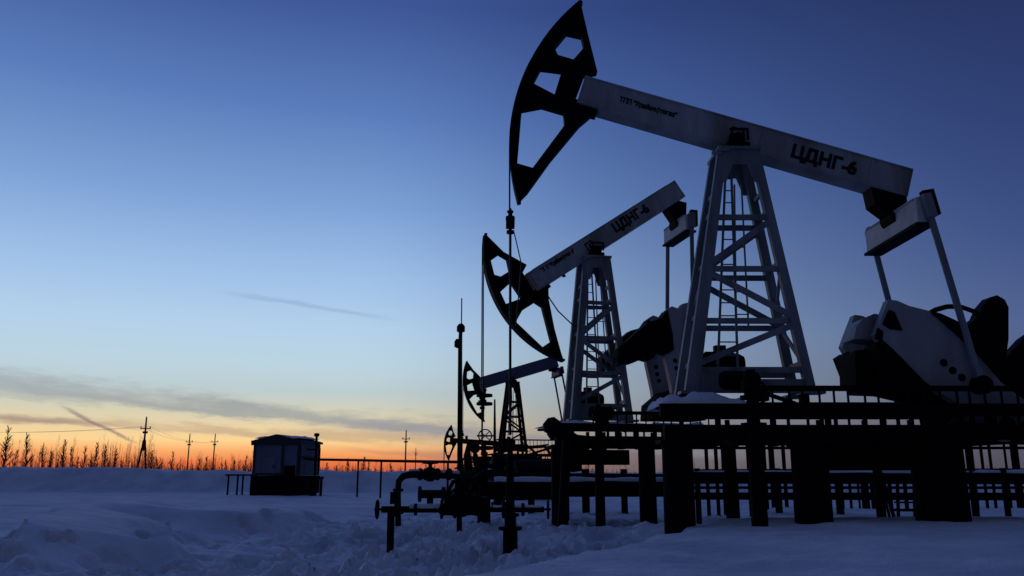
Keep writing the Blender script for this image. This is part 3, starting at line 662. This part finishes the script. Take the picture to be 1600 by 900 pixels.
m = MB().tube([q(732, 690), q(730, 712), q(733, 740), q(738, 765)], [.03, .09, .12, .12], 8).tube([q(727, 684), q(731, 684)], .05, 8).build('side_valve', M_black, w2)
m = MB()
for py in (618, 631): c = q(757, py); m.lathe(c, [(.05, -.05), (.2, -.035), (.2, .035), (.05, .05)], 12)
m.build('rod_rotator', M_black, w2)
# short valve spool on the snow behind the first well
T = thing('pipe_spool', 'short snow dusted pipe with a flange lying on snow behind the green riser', 'pipe', (-2.0, 18.5, gz(-2., 18.5)))
lq = lambda px, py: at(px, py, 18.5) - T.location
MB().tube([lq(655, 772), lq(708, 772)], .09, 12).tube([lq(654, 772), lq(658, 772)], .17, 12).tube([lq(690, 772), lq(696, 772)], .15, 12).build('pipe', M_green, T)
MB().box(lq(672, 783), (.12, .2, .3)).box(lq(700, 783), (.12, .2, .3)).build('support', M_steel, T)

# valve stands in front of the platforms
def valve_stand(label, x, y, ztop, s=1.):
    z0 = gz(x, y); T = thing('valve_stand', label, 'valve stand', (x, y, z0), 0, 'valve stands before the platforms'); h = ztop - z0
    MB().tube([(0, 0, -.3), (0, 0, h * .5), (0, 0, h)], [.13 * s, .12 * s, .075 * s], 12).build('post', M_black, T)
    m = MB()
    for f, r_ in ((.62, .2), (.68, .17), (.8, .19), (.86, .16), (.95, .12)): m.lathe((0, 0, h * f), [(r_ * .5 * s, 0), (r_ * s, .01), (r_ * s, .07), (r_ * .5 * s, .08)], 12)
    m.tube([(0, 0, h * .6), (0, 0, h * .97)], .085 * s, 12); m.ball((-.02, 0, h * .9), .15 * s); m.box((.12 * s, 0, h * .84), (.24 * s, .18, .22)); m.build('valve_body', M_black, T)
    MB().tube([(0, 0, h * .84), (0, -.25, h * .84)], .025, 8).wheel((0, -.25, h * .84), (.25, 1, 0), .17 * s, .02).build('hand_wheel', M_black, T)
    MB().bar((.1, 0, h * .86), (.7 * s, .1, h * .78), .05, .06).build('brace', M_black, T)
    return T
p = at(1180, 700, 13.0); valve_stand('dark valve stand with hand wheel before the near platform', p.x, 13.0, at(1180, 578, 13.).z, 1.)
p = at(936, 700, 20.6); valve_stand('slimmer dark valve stand before the second platform', p.x, 20.6, at(936, 632, 20.6).z, .95)
# hooded vent pipe at the left end of the second platform
p = at(876, 690, 20.4); T = thing('vent_pipe', 'black bent vent pipe with a hood at the end of the second platform', 'vent pipe', (p.x, 20.4, gz(p.x, 20.4)))
lq = lambda px, py: at(px, py, 20.4) - T.location
MB().tube([(0, 0, -.2), lq(884, 720), lq(886, 688), lq(880, 676), lq(870, 668)], [.12, .12, .12, .14, .15], 12).build('pipe', M_black, T)
MB().tube([lq(884, 684), lq(872, 672), lq(858, 663), lq(852, 658)], [.1, .2, .22, .1], 12).build('hood', M_black, T)

# ------------------------------------------------------------------ pipe rack behind the platforms
T = thing('pipe_rack', 'long dark rack of pipes on posts running behind both platforms', 'pipe rack', (6, 24, gz(6, 24)))
Yr = 21.5
lq = lambda px, py, Y=Yr: at(px, py, Y) - T.location
pipes = [((770, 758, 26), (1040, 758, 26), .16), ((770, 770, 26), (1040, 770, 26), .12), ((1060, 746, 21.5), (1700, 746, 19.5), .155), ((1060, 775, 21.5), (1700, 776, 19.5), .09), ((1060, 738, 22), (1700, 737, 20), .08),
         ((800, 742, 27), (1040, 744, 27), .07)]
for a, b_, r_ in pipes: MB().tube([lq(*a), lq(*b_)], r_, 12).build('pipe', M_steel, T)
for px, Y, w in ((1150, 21.2, .1), (1520, 20, .12), (1570, 19.8, .1), (830, 26.2, .2), (915, 26.2, .22), (975, 26.2, .18), (1090, 21.4, .12), (1215, 21.2, .14), (1310, 20.8, .14)):
    p = at(px, 760, Y); m = MB().box((p.x - T.location.x, Y - T.location.y, (gz(p.x, Y) - .3 + 1.1) / 2 - T.location.z), (w, w, 1.1 - gz(p.x, Y) + .3)); m.build('post', M_steel, T)
# snow lying along the tops of pipes
def pipe_snow(pts, r_):
    m = MB(); n = 30; P_ = []
    for k in range(n + 1): P_.append(Vector(pts[0]).lerp(Vector(pts[1]), k / n))
    m.tube([p + Vector((0, 0, r_ * (.55 + .22 * float(vnoise(p.x * 3., p.y * 3 + k))))) for k, p in enumerate(P_)], [r_ * (.72 + .3 * float(vnoise(p.x * 1.7, p.y + 5.))) for p in P_], 10)
    tag(m.build('pipe_snow', M_snow, smooth=True), kind='stuff')
pipe_snow((at(772, 756, 26), at(1038, 756, 26)), .16)
pipe_snow((at(1075, 745, 21.45), at(1690, 745, 19.5)), .13)
pipe_snow((at(640, 795, 14.62), at(702, 795, 14.65)), .062)
pipe_snow((at(770, 795, 14.7), at(846, 795, 14.75)), .05)
pipe_snow((at(640, 740, 14.8), at(716, 742, 15.4)), .06)
# picket screen further back
T = thing('picket_fence', 'tall dark fence of uneven upright bars standing behind the pipe rack', 'fence', (10, 25, gz(10, 25)))
lq = lambda px, py, Y=25: at(px, py, Y) - T.location
MB().bar(lq(1050, 700), lq(1720, 700), .06, .08).bar(lq(1050, 762), lq(1720, 762), .06, .08).build('rail', M_steel, T)
m = MB(); px = 1052.
while px < 1720:
    w = rnd.choice((.05, .07, .1, .16, .22)); tp = rnd.uniform(684, 692); x = at(px, 740, 25).x
    m.box((x - T.location.x, 0, (at(px, tp, 25).z + gz(x, 25) - .2) / 2 - T.location.z), (w, .05, at(px, tp, 25).z - gz(x, 25) + .2)); px += rnd.choice((10, 13, 15, 19, 24))
m.build('picket', M_steel, T)
# steps at the back of the near platform
p = at(1405, 806, 17.5); T = thing('metal_steps', 'small dark metal steps below the near platform', 'steps', (p.x, 17.5, gz(p.x, 17.5)))
lq = lambda px, py: at(px, py, 17.5) - T.location
MB().bar(lq(1380, 752), lq(1398, 812), .05, .06).bar(lq(1402, 752), lq(1404, 812), .05, .06).bar(lq(1376, 752), lq(1391, 812), .04, .05).build('stringer', M_steel, T)
MB().bar(lq(1400, 797), lq(1436, 797), .2, .05).bar(lq(1400, 785), lq(1436, 785), .2, .03).bar(lq(1428, 755), lq(1430, 812), .05, .05).build('tread', M_steel, T)

# ------------------------------------------------------------------ mast and thin mast
p = at(719, 740, 19.); T = thing('lamp_mast', 'tall dark mast with two lamp heads and a thin whip on top', 'mast', (p.x, 19., gz(p.x, 19.)))
lq = lambda px, py: at(px, py, 19.) - T.location
MB().tube([(0, 0, -.3), lq(719, 545), lq(720, 508)], [.062, .05, .04], 10).build('pole', M_black, T)
MB().tube([lq(721, 508), lq(721.5, 466)], .014, 6).build('whip', M_steel, T)
for px, py, r_ in ((720, 513, .095), (715.5, 537, .085)): MB().lathe(lq(px, py + 7), [(.03, 0), (r_, .03), (r_, .15), (.05, .21)], 12).build('lamp_head', M_black, T)
p = at(773, 740, 40.); T = thing('lightning_rod', 'thin plain rod standing between the second wellhead and the third pumpjack', 'lightning rod', (p.x, 40., gz(p.x, 40.)))
MB().tube([(0, 0, -.3), at(773, 690, 40) - T.location, at(773, 624, 40) - T.location], [.08, .07, .04], 8).build('rod', M_steel, T)

# low equipment between the second platform and the third pumpjack
def skid(label, cx, cy, Y, w, h, d, kind):
    p = at(cx, cy, Y); z0 = gz(p.x, Y); T = thing('pump_skid', label, 'equipment skid', (p.x, Y, z0), .35)
    MB().box((0, 0, .12), (w, d, .2)).build('skid_base', M_steel, T)
    MB().lathe((-w * .42, 0, h * .55), [(.05, 0), (h * .38, .06), (h * .42, .15), (h * .42, w * .7), (h * .3, w * .8), (.05, w * .84)], 14, (1, 0, 0)).box((w * .15, 0, h * .45), (w * .4, d * .7, h * .7)).build('machine_body', M_black, T)
    MB().tube([(-w * .3, 0, h * .9), (-w * .3, 0, h * 1.25), (w * .2, 0, h * 1.3), (w * .45, 0, h * .8)], .07, 8).build('piping', M_steel, T)
    MB().tube([(-w * .48, d * .3, h * .9), (w * .2, d * .2, h * 1.2), (w * .6, d * .1, h * 1.35)], .05, 6).build('handrail', M_steel, T)
skid('low black machine skid behind the second wellhead', 835, 745, 32, 2.2, 1.5, 1.4, 0)
skid('wide black machine skid below the third pumpjack', 806, 745, 45, 3.2, 1.3, 1.4, 0)
skid('small black machine skid beside the mast', 737, 738, 42, 1.6, 1.3, 1.2, 0)

# ------------------------------------------------------------------ hut
p = at(428, 770, 38.); T = thing('metal_hut', 'small dark blue metal hut with a low gable roof on a black base', 'hut', (p.x, 38., gz(p.x, 38.)), R(-9))
Wd, Dp = 2.16, 2.4; zb_, zt_ = at(428, 743, 38.).z - T.location.z, at(428, 691, 38.).z - T.location.z; pk = at(428, 682, 38.).z - T.location.z
x0, x1 = -Wd / 2, Wd / 2
MB().box((0, Dp / 2, (zb_ + zt_) / 2), (Wd, Dp, zt_ - zb_)).plate([[(x0, zt_), (x1, zt_), (0, pk - .05)]], .001, Dp - .002).build('wall', M_panel, T)
m = MB()
for xa, xb in ((x0 - .1, 0), (0, x1 + .1)):
    za = zt_ - .03 if xa < 0 else pk; zbb = pk if xa < 0 else zt_ - .03
    m.plate([[(xa, za), (xb, zbb), (xb, zbb + .1), (xa, za + .1)]], -.12, Dp + .24)
m.plate([[(x0 - .1, zt_ - .13), (x1 + .1, zt_ - .13), (x1 + .1, zt_ + .0), (0, pk + .02), (x0 - .1, zt_ + .0)]], -.1, .06)
roof = m.build('roof', M_roof, T)
m = MB()
for x in np.linspace(x0 + .14, x1 - .1, 16): m.box((x, -.008, (zb_ + zt_) / 2), (.02, .014, zt_ - zb_ - .1))
for y in np.linspace(.25, Dp - .25, 12): m.box((x1 + .008, y, (zb_ + zt_) / 2), (.014, .02, zt_ - zb_ - .1))
m.build('cladding_rib', M_panel, T)
snow_cap('s', x0, x1, 0, Dp, pk - .08, .12, 20, 10).build('roof_snow', M_snow, T, smooth=True)
m = MB()
for x in (x0 + .05, x1 - .03, .32): m.box((x, -.02, (zb_ + zt_) / 2), (.1, .05, zt_ - zb_ - .05))
for y in (.1, Dp - .1): m.box((x1 + .02, y, (zb_ + zt_) / 2), (.05, .12, zt_ - zb_ - .06))
m.box((0, -.02, zb_ + .05), (Wd - .3, .05, .1)).box((x1 + .02, Dp / 2, (zb_ + zt_) / 2 + .1), (.04, Dp - .4, .06)); m.build('corner_trim', M_roof, T)
d = MB().box((.68, -.03, zb_ + .22), (.5, .05, .42)).build('wall_cabinet', M_steel, T)
d = MB().box((-.28, -.02, zb_ + .42), (.55, .03, .8)).build('door', M_panel, T); MB().box((-.08, -.05, zb_ + .4), (.04, .05, .12)).build('handle', M_steel, d)
m = MB().box((0, Dp / 2, zb_ / 2 + .02), (Wd + .1, Dp + .1, zb_ - .06)); 
for x in (x0 + .3, x1 - .3): m.box((x, Dp / 2 - .2, .0), (.3, Dp + .5, .5))
m.build('plinth', M_steel, T)
m = MB().tube([(x1 + .42, .9, zb_), (x1 + .42, .9, pk + .1)], .06, 8).lathe((x1 + .42, .9, pk + .02), [(.06, 0), (.12, .02), (.12, .14), (.06, .16)], 10).tube([(x1 + .42, .9, zt_ - .1), (x1 + .6, .9, zt_ - .25), (x1 + .6, .9, zb_ + .2)], .04, 6)
m.box((x1 + .2, .9, zt_ - .3), (.45, .06, .06)); m.build('vent_stack', M_steel, T)
m = MB().box((x0 - .7, .4, zb_ + .02), (1.3, .6, .07))
for x in (x0 - 1.2, x0 - .75, x0 - .5): m.box((x, .15, zb_ / 2 - .05), (.06, .06, zb_ + .1))
m.build('side_stand', M_steel, T)
m = MB().box((x1 + .75, .3, zb_ - .1), (.5, .5, .1))
for x, w in ((x1 + .62, .26), (x1 + .98, .05)): m.box((x, .3, zb_ / 2 - .1), (w, .2, zb_))
m.build('step', M_steel, T)

# overhead pipe from the hut to the wells
T = thing('overhead_pipe', 'thin raised pipe on posts running from the hut toward the wells', 'pipe', (-6, 36, gz(-6, 36)))
lq = lambda px, py, Y: at(px, py, Y) - T.location
MB().tube([lq(470, 716, 38.6), lq(492, 718, 38), lq(560, 719, 37), lq(596, 720, 35), lq(720, 722, 31)], .055, 8).build('pipe', M_rust, T)
for px, Y in ((596, 35.), (700, 31.6), (560, 37)):
    tp = lq(px, 720, Y); m = MB().tube([(tp.x, tp.y, gz(at(px, 720, Y).x, Y) - .3 - T.location.z), tp], .04, 8).build('post', M_rust, T)

# ------------------------------------------------------------------ power line
def pole(label, px, top, Y, frame):
    p = at(px, 738, Y); z0 = gz(p.x, Y); T = thing('power_pole', label, 'power pole', (p.x, Y, z0), 0, 'power line poles'); h = at(px, top, Y).z - z0
    m = MB()
    if frame: m.tube([(-.9, 0, -.5), (-.1, 0, h * .62)], .16, 8, .13).tube([(.75, 0, -.5), (.1, 0, h * .62)], .16, 8, .13)
    m.tube([(0, 0, h * .45 if frame else -.5), (0, 0, h * .97)], .17, 8, .11); m.build('shaft', M_wood, T)
    c = MB().box((0, 0, h * .80), (1.5 if Y < 250 else 1.1, .14, .13)).box((0, 0, h * .74), (.7, .12, .3)); c.build('crossarm', M_wood, T)
    for x in (-.65, .65, 0): MB().lathe((x, 0, h * (.8 if x else .96)), [(.03, 0), (.05, .1), (.09, .12), (.09, .22), (.04, .3)], 8).build('insulator', M_steel, T)
    return T, h
poles = [pole('tall A frame wooden power pole behind the snow bank, left of the hut', 221, 650, 120, True),
         pole('slim power pole halfway between the A frame pole and the hut', 292, 677, 180, False),
         pole('slim power pole next to the hut, with a wide crossarm', 332, 677, 185, False),
         pole('power pole behind the overhead pipe, with a dark crossarm', 633, 671, 165, False),
         pole('shortest far power pole beside the one behind the overhead pipe', 649, 699, 280, False)]
def wire(label, pts, sag):
    m = MB()
    for a, b_ in zip(pts[:-1], pts[1:]): m.tube([a.lerp(b_, k / 10) - Vector((0, 0, sag * 4 * (k / 10) * (1 - k / 10))) for k in range(11)], .012, 4)
    o = m.build('power_wire', M_steel); tag(o, label, 'wire', 'wires of the power line')
tops = [T.location + Vector((0, 0, h * .8 + .3)) for T, h in poles]
for dx, nm in ((-.65, 'thin power wire strung between the A frame pole and the two slim poles, nearer strand'), (.65, 'thin power wire strung between the A frame pole and the two slim poles, farther strand')):
    wire(nm, [at(-160, 672, 90) + Vector((dx, 0, 0)), tops[0] + Vector((dx, 0, 0)), tops[1] + Vector((dx, 0, 0)), tops[2] + Vector((dx, 0, 0))], .5)

# ------------------------------------------------------------------ bare trees beyond the bank
def bare_tree_mesh(seed, h):
    r = random.Random(seed); tk, br = MB(), MB(); n = 9; pts = []; x = y = 0
    for i in range(n):
        pts.append(Vector((x, y, h * i / (n - 1) - .3))); x += r.uniform(-.13, .13); y += r.uniform(-.13, .13)
    tk.tube(pts, [.13 * (1 - .88 * i / (n - 1)) * (h / 8) + .012 for i in range(n)], 6)
    for k in range(int(34 + h * 4)):
        f = r.uniform(.12, .98); i = min(n - 2, int(f * (n - 1))); b0 = pts[i].lerp(pts[i + 1], f * (n - 1) - i)
        L = (h * .21) * (1.08 - f) * r.uniform(.5, 1.2) + .25; a = r.uniform(0, 6.283); up = r.uniform(.7, 2.2)
        d = Vector((math.cos(a), math.sin(a), up)).normalized(); mid = b0 + d * L * .5 + Vector((0, 0, .04)); e = mid + (d + Vector((0, 0, .35))).normalized() * L * .55
        br.tube([b0, mid, e], [.036, .024, .010], 4, cap=False)
        for q in range(7):
            s0 = b0.lerp(mid, r.uniform(.3, 1)) if q < 2 else mid.lerp(e, r.uniform(0, .8)); dd = (d + Vector((r.uniform(-.7, .7), r.uniform(-.7, .7), r.uniform(0, .5)))).normalized()
            br.tube([s0, s0 + dd * L * .35], [.016, .008], 3, cap=False)
    return tk, br
protos = []
kinds = ['tall thin', 'bushy', 'ragged', 'slender leaning', 'short scrubby']
spots = [(4, 664, 90, 0), (37, 672, 100, 0), (98, 684, 115, 1), (77, 703, 150, 2), (62, 690, 140, 4), (108, 696, 150, 3), (128, 694, 150, 2), (146, 690, 140, 3), (164, 694, 130, 1), (178, 699, 150, 2),
         (234, 702, 150, 3), (243, 712, 180, 4), (266, 704, 140, 0), (252, 716, 190, 1), (310, 714, 190, 4), (320, 712, 190, 2), (345, 722, 190, 4), (354, 718, 180, 1), (364, 716, 175, 2), (380, 711, 160, 0),
         (47, 706, 160, 1), (20, 700, 150, 4), (118, 712, 180, 4), (190, 716, 190, 3), (206, 722, 190, 4), (276, 722, 200, 2), (300, 724, 210, 4), (512, 722, 170, 1), (543, 714, 165, 3), (566, 712, 160, 2), (575, 718, 170, 4), (527, 726, 190, 4), (610, 722, 180, 1), (664, 724, 190, 2), (-20, 670, 95, 1), (88, 716, 180, 2), (140, 712, 170, 4)]
land = {'overhead': 'right of the hut'}
for i, (px, top, Y, k) in enumerate(spots):
    x = at(px, 738, Y).x; z0 = gz(x, Y); h = at(px, top, Y).z - z0
    if px > 500: wh = 'between hut and wells'
    elif px > 230: wh = 'between A frame pole and hut'
    else: wh = 'left of the A frame pole'
    T = thing('bare_tree', '', 'tree', (x, Y, z0), 0, 'bare trees beyond the snow bank')
    tk, br = bare_tree_mesh(100 + i, h)
    tk.build('trunk', M_bark, T); br.build('crown', M_twig, T)
    T['_px'] = px; T['_w'] = wh; T['_k'] = kinds[k]; protos.append((px, T, wh, kinds[k], h))
NTH = ['first', 'second', 'third', 'fourth', 'fifth', 'sixth', 'seventh', 'eighth', 'ninth', 'tenth', 'eleventh', 'twelfth', 'thirteenth', 'fourteenth', 'fifteenth', 'sixteenth', 'seventeenth', 'eighteenth', 'nineteenth', 'twentieth']
for wh in {p[2] for p in protos}:
    for n, (px, T, w_, kd, h) in enumerate(sorted([p for p in protos if p[2] == wh], key=lambda p: p[0])):
        T['label'] = f'{kd} bare tree, {NTH[n]} from left of those {wh}'
        for k_ in ('_px', '_w', '_k'): del T[k_]
# far scrub that reads as one low dark line
m = MB(); r = random.Random(5)
for k in range(6500):
    Y = r.uniform(95, 260); a = r.uniform(-.75, .1) if k % 6 else r.uniform(-.2, .9); x = a * Y
    dens = float(vnoise(x * .05 + 3, Y * .03)) + .5
    tall = r.random() < .12 + .42 * max(0, dens - .2) * (a < -.18); h = r.uniform(2.6, 7.4) * (.45 + .6 * dens) * (1 if a < -.42 else .55 if a < -.25 else .42) if tall else r.uniform(.5, 2.2) * (.5 + dens)
    z0 = gz0(x, Y); b0 = Vector((x, Y, z0 - .1)); e = b0 + Vector((r.uniform(-.3, .3), 0, h)); w = .03 if tall else .025
    def whip(p, q, w): m.add([p - Vector((w, 0, 0)), p + Vector((w, 0, 0)), p + Vector((0, w, 0)), q], [(0, 1, 3), (1, 2, 3), (2, 0, 3)])
    whip(b0, e, w)
    for q in range(15 if tall else 4):
        f = r.uniform(.15, .95); p = b0.lerp(e, f); L = h * .28 * (1.1 - f) + .25
        whip(p, p + Vector((r.uniform(-.5, .5) * L, r.uniform(-.5, .5) * L, L)), .013)
o = m.build('scrub', M_twig); tag(o, kind='stuff')
